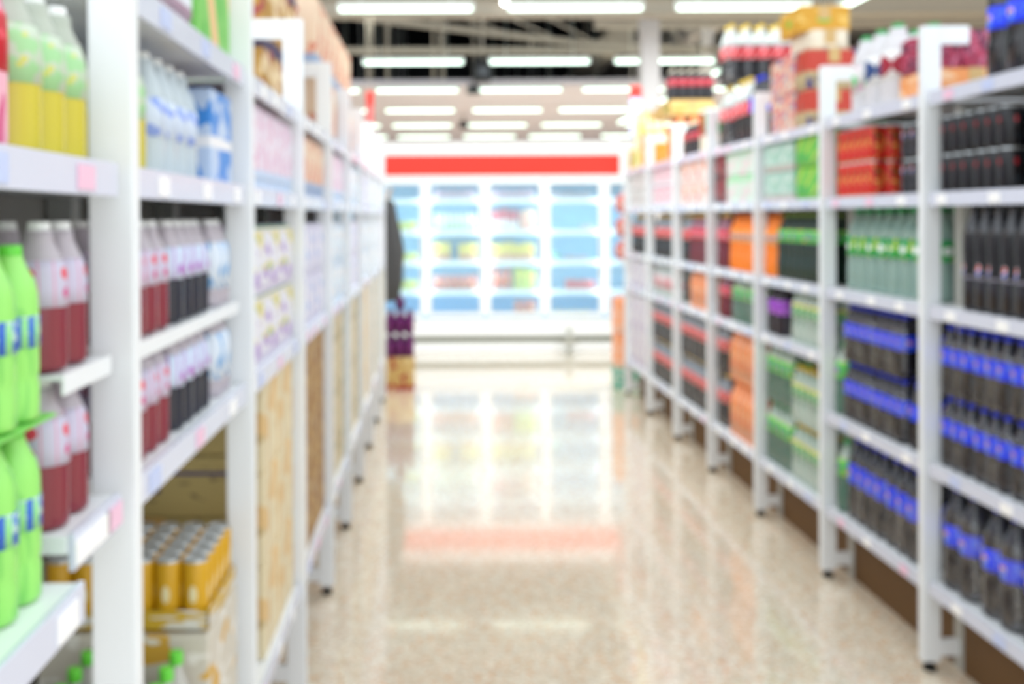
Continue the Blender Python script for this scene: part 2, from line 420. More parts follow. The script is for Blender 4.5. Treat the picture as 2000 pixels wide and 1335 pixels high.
blueCap = plain('blue cap', '1a34d8', .35); redCap = plain('red cap', 'd42b2b', .35); whiteCap = plain('white cap', 'eef0ef', .35)
greenCap = plain('green cap', '1fa052', .35); yelCap = plain('yellow cap', 'e8c23a', .35); purCap = plain('purple cap', '8f3ac0', .35); orCap = plain('orange cap', 'f08a24', .35)
lgCap = plain('light green cap', '67d640', .35); blackCap = plain('black cap', '15151a', .35)
pepL = lbl('blue cola label', '0a3af8', (('blot', 3, .56, '3f7af8'), ('globe', .5, .17)))
pepD = lbl('black cola label', '12121a', (('band', .0, .06, '8a8aa0'), ('globe', .2, .13)))
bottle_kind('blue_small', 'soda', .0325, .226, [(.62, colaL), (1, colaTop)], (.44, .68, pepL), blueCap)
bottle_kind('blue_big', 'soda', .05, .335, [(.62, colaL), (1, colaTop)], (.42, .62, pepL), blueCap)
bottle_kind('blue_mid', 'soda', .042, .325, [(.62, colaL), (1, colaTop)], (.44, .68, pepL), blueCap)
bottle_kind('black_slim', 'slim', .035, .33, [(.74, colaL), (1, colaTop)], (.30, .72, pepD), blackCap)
sprB = printed('green tinted bottle', 'a7c4ba', (('blot', 2.5, .55, '8fb0a8'),), .12, clear=.3)
sprL = lbl('green label with yellow', '12a04a', (('blot', 3, .6, 'd9e030'), ('round', .5, .5, .2, 'f1f6f2')))
bottle_kind('green_big', 'soda', .047, .325, [(1, sprB)], (.42, .64, sprL), greenCap)
ofB = plain('orange soda', 'f8851c', .2); ofL = lbl('orange soda label', 'f79a3e', (('band', .35, .65, 'b9a8b8'), ('blot', 4, .62, 'f7d0a0')))
bottle_kind('orange_big', 'soda', .044, .31, [(1, ofB)], (.50, .70, ofL), plain('dark orange cap', 'cc6a1c', .4))
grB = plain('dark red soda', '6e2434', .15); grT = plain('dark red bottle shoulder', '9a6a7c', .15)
grL = lbl('red label with pink', 'd8324c', (('blot', 3, .52, 'f49cb0'),))
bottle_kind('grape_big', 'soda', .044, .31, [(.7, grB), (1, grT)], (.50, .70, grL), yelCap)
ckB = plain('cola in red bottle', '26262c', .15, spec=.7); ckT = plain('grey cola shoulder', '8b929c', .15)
ckL = lbl('red cola label', 'dc2c38', (('blot', 3.4, .56, 'f6b2b6'),))
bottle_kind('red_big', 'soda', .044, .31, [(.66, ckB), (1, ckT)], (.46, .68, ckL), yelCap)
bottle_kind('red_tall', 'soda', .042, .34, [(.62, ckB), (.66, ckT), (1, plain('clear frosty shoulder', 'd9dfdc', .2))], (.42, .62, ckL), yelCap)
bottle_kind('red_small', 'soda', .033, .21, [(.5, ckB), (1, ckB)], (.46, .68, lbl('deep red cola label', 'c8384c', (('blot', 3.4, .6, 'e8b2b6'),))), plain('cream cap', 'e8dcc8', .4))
dgB = plain('dark green bottle', '20352c', .15); dgL = lbl('bright green label', '56cc5c', (('round', .5, .5, .22, '8a80b8'), ('blot', 4, .62, 'f0e860')))
bottle_kind('dark_green', 'soda', .044, .31, [(1, dgB)], (.56, .74, dgL), plain('olive cap', '6f8a2c', .4))
ppB = plain('purple black bottle', '2b2430', .2); ppL = lbl('violet label', '9a44c4', (('blot', 3, .6, 'c890e0'),))
bottle_kind('purple_big', 'slim', .05, .25, [(1, ppB)], (.40, .68, ppL), purCap)
lgB = printed('pale green bottle', 'cfe0d6', (('blot', 2.2, .55, 'a9c4b6'),), .15, clear=.2)
lgL = lbl('pale green label', '47b86a', (('blot', 4, .5, 'd6ecd8'), ('band', .78, 1, 'e4dc50')))
bottle_kind('pale_green', 'soda', .036, .252, [(1, lgB)], (.46, .70, lgL), yelCap)
bottle_kind('green_small', 'soda', .042, .293, [(.62, plain('green lower bottle', '54786a', .15)), (1, lgB)], (.5, .74, dgL), greenCap)
opB = plain('pale orange drink', 'f6a273', .3); opL = lbl('orange white label', 'f8b68c', (('blot', 3.6, .5, 'f58a48'), ('stripe', 1.2, .2, 'fce6d8')))
bottle_kind('pale_orange', 'wide', .045, .25, [(1, opB)], (.12, .70, opL), yelCap)
bottle_kind('juice_orange', 'wide', .045, .288, [(1, opB)], (.10, .72, lbl('orange juice label', 'f7955c', (('stripe', 1.5, .16, 'fbe2d2'), ('spot', .5, .8, .08, '4a8a60'), ('blot', 4, .6, 'f2c090')))), orCap)
bottle_kind('clear_red', 'wide', .04, .25, [(.5, printed('clear water bottle', 'd3dcda', (), .15, clear=.3)), (1, clearp)], (.25, .6, lbl('white red label', 'e4dde2', (('blot', 3, .55, 'd86a80'),))), whiteCap)
bottle_kind('green_short', 'soda', .04, .25, [(.62, MATS['green lower bottle']), (1, lgB)], (.5, .74, dgL), greenCap)
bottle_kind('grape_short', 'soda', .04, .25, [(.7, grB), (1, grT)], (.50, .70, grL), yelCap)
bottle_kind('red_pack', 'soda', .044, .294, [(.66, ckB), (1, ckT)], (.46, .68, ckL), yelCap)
# left rack
lemB = plain('lemon drink', 'cdc040', .2); 
bottle_kind('lemon', 'wide', .036, .195, [(.42, lemB), (1, printed('frosted bottle', 'c4ccbe', (), .2, clear=.25))], (.40, .74, lbl('lemon label', 'c2d0ba', (('blot', 3, .53, 'a2d49a'), ('blot', 4, .64, 'd0d468')))), whiteCap)
bottle_kind('pinkred', 'wide', .036, .21, [(1, printed('pink drink', 'efb2c4', (('blot', 3, .5, 'd66a90'),), .2))], (.38, .68, lbl('red label', 'c41c2c', (('blot', 3, .6, 'e04858'),))), plain('pink cap', 'e9bcd0', .4))
bottle_kind('water', 'wide', .037, .20, [(1, printed('water bottle', 'd9e6ee', (), .12, clear=.3))], (.30, .62, lbl('pale blue label', 'd3e0f4', (('blot', 3, .58, '8fa8ee'),))), whiteCap)
teaB = printed('green tea bottle', '9be472', (('blot', 2.5, .55, '86d468'),), .3)
bottle_kind('tea', 'tea', .030, .19, [(1, teaB)], (.42, .60, lbl('tea label', '8fd98c', (('stripe', 2.3, .5, '2a62c8'), ('blot', 3, .6, 'b8d8d0')))), lgCap)
rdB = plain('dark red drink', '86303c', .15); shB = printed('clear mauve shoulder', 'c9c0ca', (), .15, clear=.2); bkB = plain('black drink', '282a36', .15)
pkL = lbl('white label pink strokes', 'c6c0d6', (('stripe', 2.2, .12, 'd894b4'), ('round', .5, .72, .13, 'e04a5c'), ('round', .5, .3, .11, 'd04a8c')))
bpL = lbl('white label blue strokes', 'cddcf2', (('stripe', 2.2, .22, 'b88ac8'), ('round', .5, .3, .17, 'b04cc0')))
bottle_kind('red_label_pink', 'wide', .033, .178, [(.45, rdB), (1, shB)], (.43, .74, pkL), whiteCap)
bottle_kind('black_label_blue', 'wide', .033, .178, [(.45, bkB), (1, shB)], (.43, .74, bpL), whiteCap)
bottle_kind('white_label_blue', 'wide', .033, .178, [(1, shB)], (.2, .74, lbl('white blue label', 'dbe6f4', (('blot', 3, .58, '6aa8e0'),))), whiteCap)
bottle_kind('greencap', 'soda', .036, .325, [(1, printed('grey clear bottle', 'cfcdc6', (), .15, clear=.25))], (.3, .55, lbl('grey white label', 'd6d6d0', (('blot', 3, .6, '9ac090'),))), lgCap)
# milk-white bottle with a coloured window
bottle_kind('milk_blue', 'wide', .06, .30, [(1, plain('milky plastic', 'd6d4d8', .3))], (.30, .66, lbl('navy window', 'eeeeee', (('round', .5, .5, .36, '2a4e8c'),))), greenCap)
bottle_kind('milk_red', 'wide', .06, .30, [(1, MATS['milky plastic'])], (.30, .66, lbl('red window', 'eeeeee', (('round', .5, .5, .36, 'a8233c'),))), greenCap)
bottle_kind('milk_pink', 'wide', .055, .30, [(1, MATS['milky plastic'])], (.22, .6, lbl('green window', 'f0f0f0', (('round', .5, .4, .3, '52d884'), ('blot', 3, .6, 'e0b0c8')))), greenCap)
bottle_kind('purple_pile', 'wide', .04, .20, [(1, plain('purple drink', '5c1258', .3))], (.2, .6, lbl('purple pile label', '7a2476', (('blot', 3, .55, '3a0c40'),))), plain('dark purple cap', '38103c', .4))
bottle_kind('yog_yellow', 'wide', .03, .22, [(1, plain('yogurt white', 'f2f2ec', .3))], (.1, .62, lbl('white green label', 'eaf0e6', (('blot', 3, .55, 'b8d8a0'),))), yelCap)
bottle_kind('yog_red', 'wide', .03, .2, [(1, MATS['yogurt white'])], (.1, .75, lbl('red white label', 'f0dede', (('blot', 3, .5, 'd86068'),))), redCap)
def bottle(key, loc, rz=0, parent=None, name='bottle', detail=True):
    b, l, c, r, h = BOT[key]
    o = put(name, b, parent, loc, rz)
    if detail:
        put('bottle_label', l, o); put('bottle_cap', c, o)
    return o
def film_mat():
    m, nt, b = new_mat('shrink film'); nt.nodes.remove(b)
    t = nt.nodes.new('ShaderNodeBsdfTransparent'); g = nt.nodes.new('ShaderNodeBsdfGlossy'); g.inputs['Roughness'].default_value = .22
    tc = nt.nodes.new('ShaderNodeTexCoord'); mp = nt.nodes.new('ShaderNodeMapping'); mp.inputs['Scale'].default_value = (14, 14, 3.5)
    n = nt.nodes.new('ShaderNodeTexNoise'); n.inputs['Scale'].default_value = 2.2; n.inputs['Detail'].default_value = 3
    bp = nt.nodes.new('ShaderNodeBump'); bp.inputs['Strength'].default_value = .9; bp.inputs['Distance'].default_value = .02
    nt.links.new(tc.outputs['Object'], mp.inputs[0]); nt.links.new(mp.outputs[0], n.inputs['Vector']); nt.links.new(n.outputs[0], bp.inputs['Height']); nt.links.new(bp.outputs[0], g.inputs['Normal'])
    nb = NB(nt); f = nb.math('MULTIPLY_ADD', nb.math('MAXIMUM', nb.math('SUBTRACT', n.outputs[0], .42), 0.0), .9, .025)
    x = nt.nodes.new('ShaderNodeMixShader'); nt.links.new(f, x.inputs[0]); nt.links.new(t.outputs[0], x.inputs[1]); nt.links.new(g.outputs[0], x.inputs[2])
    nt.links.new(x.outputs[0], nt.nodes['Material Output'].inputs[0]); return m
film = film_mat()
def film_mesh(nx, ny, r, h):
    bm = bmesh.new(); t = .003; wx, wy = nx*r+t, ny*r+t
    add_box(bm, -wx, -wy, .004, wx, wy, h*.80, bevel=min(.03, r*.8))
    # open the two ends of the sleeve as shrink packs have
    kill = [f for f in bm.faces if abs(f.normal.y) > .98 and f.calc_area() > .3*wx*h]
    bmesh.ops.delete(bm, geom=kill, context='FACES')
    return mesh('film_wrap', bm, film)
FILMS = {}
def bottle_pack(key, loc, rz=0, nx=2, ny=3, detail=True):
    b, l, c, r, h = BOT[key]
    e = empty('bottle_pack', loc, rz)
    if (key, nx, ny) not in FILMS: FILMS[(key, nx, ny)] = film_mesh(nx, ny, r, h)
    put('film_wrap', FILMS[(key, nx, ny)], e)
    for i in range(nx):
        for j in range(ny):
            bottle(key, ((i-(nx-1)/2)*2*r, (j-(ny-1)/2)*2*r, 0), 0, e, detail=detail)
    return e

# ------------------------------------------------------------------ cans
canTop = plain('can lid metal', 'c3c8cc', .3, metal=.6)
def can_kind(key, r, h, mat):
    bm = bmesh.new(); add_lathe(bm, [(0, r*.8), (.006, r*.92), (.012, r), (h*.90, r), (h*.95, r*.92)], 18, cap=True); body = mesh('can', bm, mat)
    bm = bmesh.new(); add_lathe(bm, [(h*.95, r*.92), (h*.965, r*.88), (h*.995, r*.88), (h, r*.86), (h*.985, r*.82), (h*.98, r*.2)], 18); lid = mesh('can_lid', bm, canTop)
    BOT[key] = (body, lid, None, r, h)
can_kind('can_black', .033, .122, printed('black can', '1b1b22', (('blot', 4, .6, '44444e'), ('globe', .74, .12)), .3))
can_kind('can_dark', .033, .122, printed('night can', '0d0c16', (('blot', 4, .66, '2a3440'), ('round', .5, .7, .08, 'b02030')), .3))
can_kind('can_red', .033, .135, printed('red can', 'da2c20', (('blot', 3, .62, 'e8b85a'), ('round', .5, .72, .16, '7a3a14')), .3))
can_kind('can_gold', .0265, .125, printed('gold slim can', 'd29f12', (('band', 0, .16, 'd0d0cc'), ('round', .5, .5, .14, 'e8dcb0')), .35))
can_kind('can_tan', .033, .10, printed('tan can', 'd8d0c0', (('round', .5, .6, .3, 'c09040'), ('band', 0, .3, 'e6dcc4')), .35))
def can_pack(key, loc, nx, ny, layers=1, tray=None, wrap=False):
    b, l, _, r, h = BOT[key]; e = empty('can_pack', loc)
    t = 0.0
    if tray:
        w, d = nx*r+.004, ny*r+.004; t = .006
        boxes('tray', tray, [(-w, -d, 0, w, d, .004), (-w, -d, .004, -w+.003, d, .036), (w-.003, -d, .004, w, d, .036), (-w, -d, .004, w, -d+.003, .036), (-w, d-.003, .004, w, d, .036)], e)
    for q in range(layers):
        for i in range(nx):
            for j in range(ny):
                c = put('can', b, e, ((i-(nx-1)/2)*2*r, (j-(ny-1)/2)*2*r, t+q*h)); put('can_lid', l, c)
    if wrap:
        bm = bmesh.new(); add_box(bm, -nx*r-.002, -ny*r-.002, t+.004, nx*r+.002, ny*r+.002, t+layers*h-.004, bevel=.015); put('film_wrap', mesh('film_wrap', bm, film), e)
    return e

# ------------------------------------------------------------------ cartons and multipacks
TAPE = plain('brown packing tape', 'c9a66c', .3)
def carton(loc, sx, sy, sz, mat, tape=True, rz=0.0, flaps=False, tapem=None):
    """box with rounded edges, lid seam and tape; origin at its base centre"""
    bm = bmesh.new(); add_box(bm, -sx/2, -sy/2, 0, sx/2, sy/2, sz, bevel=min(.006, sz*.08))
    o = put('carton', mesh('carton', bm, mat), None, loc, rz)
    boxes('lid_flap', mat, [(-sx/2+.004, -sy/2+.004, sz, -.002, sy/2-.004, sz+.003), (.002, -sy/2+.004, sz, sx/2-.004, sy/2-.004, sz+.003)], o)
    if tape: boxes('packing_tape', tapem or TAPE, [(-.025, -sy/2-.0012, sz+.003, .025, sy/2+.0012, sz+.0042), (-.025, -sy/2-.0014, sz-.06, .025, -sy/2-.0002, sz+.0042), (-.025, sy/2+.0002, sz-.06, .025, sy/2+.0014, sz+.0042)], o)
    return o
def multipack(loc, sx, sy, sz, mat, n=4, m=2):
    """small drink bricks held side by side with a paper sleeve"""
    e = empty('drink_multipack', loc); w, d = sx/m, sy/n
    bm = bmesh.new(); add_box(bm, -w/2+.001, -d/2+.001, 0, w/2-.001, d/2-.001, sz*.96, bevel=.004); add_box(bm, -w/2+.004, -d*.12, sz*.96, w/2-.004, d*.12, sz, bevel=.002)
    me = mesh('drink_brick', bm, mat)
    for i in range(m):
        for j in range(n): put('drink_brick', me, e, ((i-(m-1)/2)*w, (j-(n-1)/2)*d, 0))
    t = .0025
    bm = bmesh.new(); add_box(bm, -sx/2-t, -sy/2-t, sz*.12, sx/2+t, sy/2+t, sz*.90, bevel=.006)
    kill = [f for f in bm.faces if abs(f.normal.z) > .95]; bmesh.ops.delete(bm, geom=kill, context='FACES')
    put('sleeve', mesh('sleeve', bm, mat), e)
    return e

LEVN_R = ['bottom', 'second', 'middle', 'fourth', 'top']
LEVN_L = ['bottom', 'second', 'third', 'top']
COUNT = {}
def xpos(s, off): return (XR if s > 0 else XL) + s*(.034+off)
def name_it(o, desc, cat, s, k, lev, ordn, layer='', n=2):
    lv = (LEVN_R if s > 0 else LEVN_L)[lev]
    wh = ('nearest' if ordn == 0 else ORD[ordn]+' nearest') if n > 1 else ''
    parts = [desc, wh, layer, '%s shelf' % lv, bayname(s, k)]
    lab = ', '.join(p for p in parts if p)
    tag(o, lab, cat, '%s on the %s shelf of the %s' % (COLL.get(cat, cat+'s'), lv, bayname(s, k)))
COLL = {'bottle': 'bottles', 'bottle pack': 'bottle packs', 'can pack': 'can packs', 'carton': 'cartons', 'drink multipack': 'drink multipacks', 'box': 'boxes'}
def fill(kind, key, s, k, lev, ya, yb, desc, layers=1, rows=1, dz=0.0, gap=.003, z=None, x_in=0.0, nx=2, ny=3, size=None, mat=None, detail=True, wiggle=.003, end=False):
    """fill a stretch of shelf with copies of a product, from the front edge inwards"""
    lv = (LEV_R2 if k < 2 else LEV_R) if s > 0 else LEV_L
    z0 = (lv[lev] if z is None else z) + .0015
    if kind in ('bottle', 'pack', 'cans'):
        r, h = BOT[key][3], BOT[key][4]
    if kind == 'bottle': px, py, hz = 2*r, 2*r, h
    elif kind == 'pack': px, py, hz = 2*r*nx+.006, 2*r*ny+.006, h
    elif kind == 'cans': px, py, hz = 2*r*nx+.004, 2*r*ny+.004, h
    else: px, py, hz = size
    if kind == 'carton': dz = max(dz, .0045)
    if kind == 'multi': gap = max(gap, .0065)
    n = max(1, int((yb-ya+gap)/(py+gap)+.02))
    if end: ya = yb - n*(py+gap) + gap - .002
    n0 = COUNT.get((s, k, lev, desc), 0)
    proto = None
    for L in range(layers):
        for rw in range(rows):
            for i in range(n):
                x = xpos(s, x_in + px/2 + rw*(px+.002)); y = ya + py/2 + i*(py+gap) + random.uniform(0, wiggle)*.2
                loc = (x, y, z0 + L*(hz+dz))
                if kind == 'bottle': o = bottle(key, loc, random.uniform(-.25, .25), detail=detail)
                elif proto is not None: o = copy_tree(proto); o.location = loc
                elif kind == 'pack': o = proto = bottle_pack(key, loc, 0, nx, ny, detail)
                elif kind == 'cans': o = proto = can_pack(key, loc, nx, ny)
                elif kind == 'carton': o = proto = carton(loc, *size, mat)
                elif kind == 'multi': o = proto = multipack(loc, *size, mat, n=max(2, round(size[1]/.06)), m=max(2, round(size[0]/.1)))
                lay = ' '.join(w for w in ((('lower', 'upper')[L] if layers == 2 else ('lowest', 'middle', 'upper')[L]) if layers > 1 else '', ('front', 'back')[rw] if rows > 1 else '') if w)
                if lay: lay += ' row'
                name_it(o, desc, {'bottle': 'bottle', 'pack': 'bottle pack', 'cans': 'can pack', 'carton': 'carton', 'multi': 'drink multipack'}[kind], s, k, lev, n0+i, lay, max(n, n0+n))
    COUNT[(s, k, lev, desc)] = n0+n
R_, L_ = 1, -1

# ================================================================== RIGHT RACK
# --- bay 1 (nearest) and bay 2
fill('pack', 'blue_big', R_, 0, 0, 2.62, 3.40, 'blue-label large cola pack', nx=2, ny=2, gap=.03, end=True)
fill('pack', 'blue_small', R_, 0, 1, 2.60, 3.40, 'blue-label small cola pack', layers=2, nx=5, ny=3, gap=.004, dz=.003, end=True)
fill('bottle', 'black_slim', R_, 0, 2, 2.60, 3.26, 'slim black cola bottle', rows=2)
fill('cans', 'can_dark', R_, 0, 3, 2.98, 3.40, 'black cola can pack', layers=2, nx=5, ny=3, gap=.006, end=True)
fill('cans', 'can_tan', R_, 0, 3, 2.70, 2.93, 'pale can pack', layers=2, nx=4, ny=3)
fill('bottle', 'blue_big', R_, 0, 4, 2.6, 3.2, 'large blue-label cola bottle', rows=2, gap=.006)
fill('pack', 'blue_mid', R_, 1, 0, 3.478, 4.17, 'blue-label cola pack', nx=2, ny=4, gap=.006)
fill('bottle', 'green_small', R_, 1, 0, 4.185, 4.28, 'green-label bottle')
fill('bottle', 'blue_small', R_, 1, 1, 3.50, 3.64, 'loose blue-label cola bottle', x_in=.01, layers=1, gap=.004)
fill('pack', 'blue_small', R_, 1, 1, 3.665, 4.205, 'blue-label small cola pack', layers=2, nx=4, ny=4, gap=.004, dz=.004)
fill('bottle', 'green_small', R_, 1, 1, 4.21, 4.30, 'green-label bottle')
fill('bottle', 'green_big', R_, 1, 2, 3.48, 4.29, 'big green-label soda bottle', rows=3 if False else 2, gap=.002, x_in=.03)
fill('cans', 'can_black', R_, 1, 3, 3.48, 3.88, 'black cola can pack', layers=2, nx=4, ny=3, gap=.004)
fill('cans', 'can_red', R_, 1, 3, 3.93, 4.26, 'red can pack', layers=2, nx=4, ny=5)
# top of bay 2: orange cartons carrying dark red packs, then milk-white bottles
orangec = printed('orange carton', 'ee9a5a', (('blot', 3, .55, 'f7c89c'),), .5)
magc = printed('crimson pack', 'a8234a', (('blot', 4, .52, '6a2548'), ('blot', 6, .6, 'd06a88')), .35)
o = carton((1.80, 3.60, 1.902), .28, .26, .085, orangec); tag(o, 'flat orange carton under the crimson packs on top of second right bay', 'carton')
for i in range(3):
    o = multipack((1.708+i*.092, 3.60, 1.992), .085, .25, .13, magc, n=3, m=1); tag(o, 'crimson drink multipack on the orange carton, %s' % ('at the aisle side', 'between the other two', 'at the wall side')[i], 'drink multipack', 'crimson multipacks on top of second right bay')
for i, (kd, y, ds) in enumerate((('milk_red', 3.83, 'white bottle with red window and green cap'), ('milk_blue', 3.97, 'white bottle with navy window and green cap'), ('milk_pink', 4.11, 'white bottle with green window and green cap'))):
    for j in range(2):
        o = bottle(kd, (1.70+j*.13, y, 1.902), PI/2*0); tag(o, '%s, %s row on top' % (ds, ('front', 'back')[j]), 'bottle', 'milk-white bottles on top of second right bay')
creamc = printed('cream carton', 'e8dcc8', (('blot', 3, .6, 'd0c4b0'),), .5)
# --- bay 3
tealc = printed('teal white multipack', 'a9cfc2', (('band', .0, .08, 'd8b8b8'), ('spot', .25, .6, .13, '3fae86'), ('blot', 3, .62, 'd5e4dd')), .4)
limec = printed('lime soda pack', '52bf38', (('slant', 2.6, .22, 'cfd848'), ('blot', 3, .62, '2ea048')), .4)
fill('multi', None, R_, 2, 3, 4.37, 4.72, 'lime green yellow-striped multipack', layers=2, size=(.26, .33, .145), mat=limec)
fill('multi', None, R_, 2, 3, 4.75, 5.18, 'teal and white multipack', layers=2, size=(.28, .20, .14), mat=tealc)
fill('bottle', 'dark_green', R_, 2, 2, 4.38, 5.02, 'dark green soda bottle', rows=2)
fill('bottle', 'orange_big', R_, 2, 2, 5.02, 5.20, 'orange soda bottle', rows=2)
fill('pack', 'pale_green', R_, 2, 1, 4.37, 4.88, 'pale green bottle pack', nx=3, ny=3)
fill('bottle', 'purple_big', R_, 2, 1, 4.95, 5.16, 'purple-label black bottle')
fill('pack', 'pale_green', R_, 2, 0, 4.37, 4.82, 'pale green bottle pack', layers=2, nx=3, ny=3, dz=.01)
fill('pack', 'green_small', R_, 2, 0, 4.84, 5.19, 'bright green bottle pack', layers=2, nx=3, ny=2, dz=.002, gap=.0)
# --- bay 4
greenw = printed('green white carton', 'cfe3d6', (('band', .78, 1, '9fe0b0'), ('blot', 3, .58, 'e6cdd4')), .45)
pinkw = printed('pink white carton', 'eedbe0', (('blot', 4, .56, 'e8a8bf'), ('band', 0, .15, 'e4e8f4')), .45)
redk = printed('red black carton', '8c2630', (('blot', 3, .52, '26262a'), ('blot', 5, .62, 'e08080')), .45)
fill('carton', None, R_, 3, 3, 5.28, 5.86, 'mint green and white carton', layers=2, size=(.28, .28, .142), mat=greenw)
fill('carton', None, R_, 3, 3, 5.89, 6.09, 'red and black carton', layers=2, size=(.26, .19, .135), mat=redk)
fill('bottle', 'orange_big', R_, 3, 2, 5.27, 5.90, 'orange soda bottle', rows=2)
fill('bottle', 'grape_big', R_, 3, 2, 5.90, 6.10, 'dark red soda bottle', rows=2)
fill('pack', 'green_short', R_, 3, 1, 5.27, 5.83, 'bright green bottle pack', nx=3, ny=3, gap=.02, z=.925)
fill('bottle', 'grape_short', R_, 3, 1, 5.86, 6.08, 'dark red soda bottle')
fill('pack', 'juice_orange', R_, 3, 0, 5.27, 5.91, 'orange juice pack', layers=2, nx=3, ny=3, dz=.012)
fill('pack', 'red_pack', R_, 3, 0, 5.91, 6.10, 'red-label cola pack', layers=2, nx=3, ny=2)
# --- bay 5
pinko = printed('pink carton with orange', 'f0d8d2', (('spot', .62, .62, .2, 'f0935c'), ('spot', .25, .3, .14, 'c83a4c'), ('blot', 4, .62, 'e8b8b0')), .45)
fill('carton', None, R_, 4, 3, 6.17, 6.97, 'pink carton with orange spot', layers=2, size=(.28, .25, .142), mat=pinko)
fill('bottle', 'grape_big', R_, 4, 2, 6.18, 6.73, 'dark red soda bottle')
fill('bottle', 'red_big', R_, 4, 2, 6.74, 7.0, 'red-label cola bottle')
fill('pack', 'pale_orange', R_, 4, 1, 6.17, 6.98, 'pale orange drink pack', nx=3, ny=3, gap=.01, z=.925)
fill('pack', 'red_pack', R_, 4, 0, 6.17, 6.98, 'red-label cola pack', layers=2, nx=3, ny=3, gap=.0)
# --- bay 6
fill('carton', None, R_, 5, 3, 7.06, 7.86, 'pink and white carton', layers=2, size=(.28, .25, .142), mat=pinkw)
fill('bottle', 'red_big', R_, 5, 2, 7.06, 7.87, 'red-label cola bottle')
fill('bottle', 'clear_red', R_, 5, 1, 7.06, 7.87, 'clear bottle with red label')
fill('pack', 'red_pack', R_, 5, 0, 7.06, 7.87, 'red-label cola pack', layers=2, nx=3, ny=3, gap=.0, detail=True)
# --- bay 7
greyw = printed('grey white carton', 'dad8d8', (('blot', 3, .58, 'a8a8a4'), ('blot', 5, .66, 'e8a8bf')), .45)
lilw = printed('lilac white carton', 'd9d4dd', (('blot', 3, .58, 'b8aac8'),), .45)
fill('carton', None, R_, 6, 3, 7.96, 8.76, 'grey and white carton', layers=2, size=(.28, .25, .142), mat=greyw)
fill('bottle', 'red_big', R_, 6, 2, 7.96, 8.77, 'red-label cola bottle')
fill('carton', None, R_, 6, 1, 7.96, 8.76, 'white lilac carton', layers=1, size=(.28, .25, .22), mat=lilw)
fill('carton', None, R_, 6, 0, 7.96, 8.76, 'white lilac carton', layers=2, size=(.28, .25, .28), mat=lilw)
# --- piles on top of bay 3: red and tan cartons, yellow carton above
redtan = printed('red and tan carton', 'b9a57c', (('band', .42, .97, 'c03c2c'), ('blot', 3, .62, '7d6a5c'), ('slant', .8, .12, '3a3a74')), .5)
pinktan = printed('tan carton pink prints', 'd9c6b0', (('blot', 5, .5, 'dc8f86'), ('blot', 6, .6, '8c86b4'), ('blot', 7, .64, 'd04848')), .5)
yelc = printed('yellow ochre carton', 'd09a2a', (('round', .5, .5, .14, '6ab83a'), ('blot', 3, .6, 'e2b85c')), .5)
for L, z in enumerate((1.892, 2.068)):
    o = carton((1.765, 4.69, z), .24, .16, .17, redtan); tag(o, '%s red and tan carton at the near end of the top pile' % ('lower', 'upper')[L], 'carton', 'red and tan cartons on top of third right bay')
    for i in range(1):
        o = carton((1.765, 4.945, z), .24, .34, .17, pinktan); tag(o, '%s tan carton with pink prints behind the red ones' % ('lower', 'upper')[L], 'carton', 'pink-printed cartons on top of third right bay')
o = carton((1.765, 4.80, 2.243), .16, .28, .085, creamc); tag(o, 'small cream carton on the red and tan cartons', 'carton')
o = carton((1.765, 4.86, 2.333), .23, .26, .115, yelc); tag(o, 'ochre yellow carton topmost on the third right bay pile', 'carton')
# --- bay 4 top: two layers of cola
fill('bottle', 'blue_mid', R_, 3, 4, 5.27, 5.45, 'blue-label cola bottle')
fill('bottle', 'red_tall', R_, 3, 4, 5.47, 5.75, 'red-label tall cola bottle')
for L, z in enumerate((1.892, 2.238)):
    o = bottle_pack('red_tall', (1.842, 5.92, z), 0, 5, 2); tag(o, '%s layer pack of ten tall red-label cola bottles above fourth right bay' % ('lower', 'upper')[L], 'bottle pack', 'tall cola packs on top of fourth right bay')
o = bottle('blue_mid', (1.72, 5.68, 1.892+.345)); o.location.z = 2.238; o.location.y = 5.74; o.location.x = 1.83
bpy.data.objects.remove(o.children[0]); bpy.data.objects.remove(o.children[0]); bpy.data.objects.remove(o)
# --- bay 5 top
fill('bottle', 'red_small', R_, 4, 4, 6.55, 6.95, 'small dark cola bottle')
o = carton((1.77, 6.32, 1.892), .26, .28, .10, creamc); tag(o, 'cream carton lying on top of fifth right bay', 'carton')
for i, (c, nm) in enumerate((('2f9a54', 'green'), ('c8502c', 'brick red'))):
    bm = bmesh.new(); add_lathe(bm, [(0, .03), (.01, .05), (.09, .055), (.12, .05), (.13, .046)], 16); q = put('tub', mesh('tub', bm, plain(nm+' tub', c, .4)), None, (1.67+i*.0, 6.27+i*.12, 1.997))
    bm = bmesh.new(); add_lathe(bm, [(.13, .052), (.142, .052), (.146, .045)], 16); put('tub_lid', mesh('tub_lid', bm, whiteCap), q)
    tag(q, '%s round tub with white lid on the cream carton' % nm, 'tub', 'round tubs on top of fifth right bay')
# --- bay 6 top: orange packs, tan tray, small colas
fill('pack', 'juice_orange', R_, 5, 4, 7.08, 7.62, 'orange juice pack', nx=3, ny=3)
tanc = printed('tan tray carton', 'd6b472', (('blot', 3, .6, 'c8902c'), ('spot', .2, .5, .2, '8a8a28')), .5)
o = carton((1.755, 7.36, 2.192), .30, .50, .10, tanc); tag(o, 'tan tray carton between orange juice and small colas', 'carton')
for i in range(5):
    for j in range(2):
        o = bottle('red_small', (1.64+i*.062, 7.18+j*.07, 2.297)); tag(o, 'small red-label cola bottle on the tan carton, %s from the aisle, %s row' % (ORD[i], ('near', 'far')[j]), 'bottle', 'small colas on the tan carton')
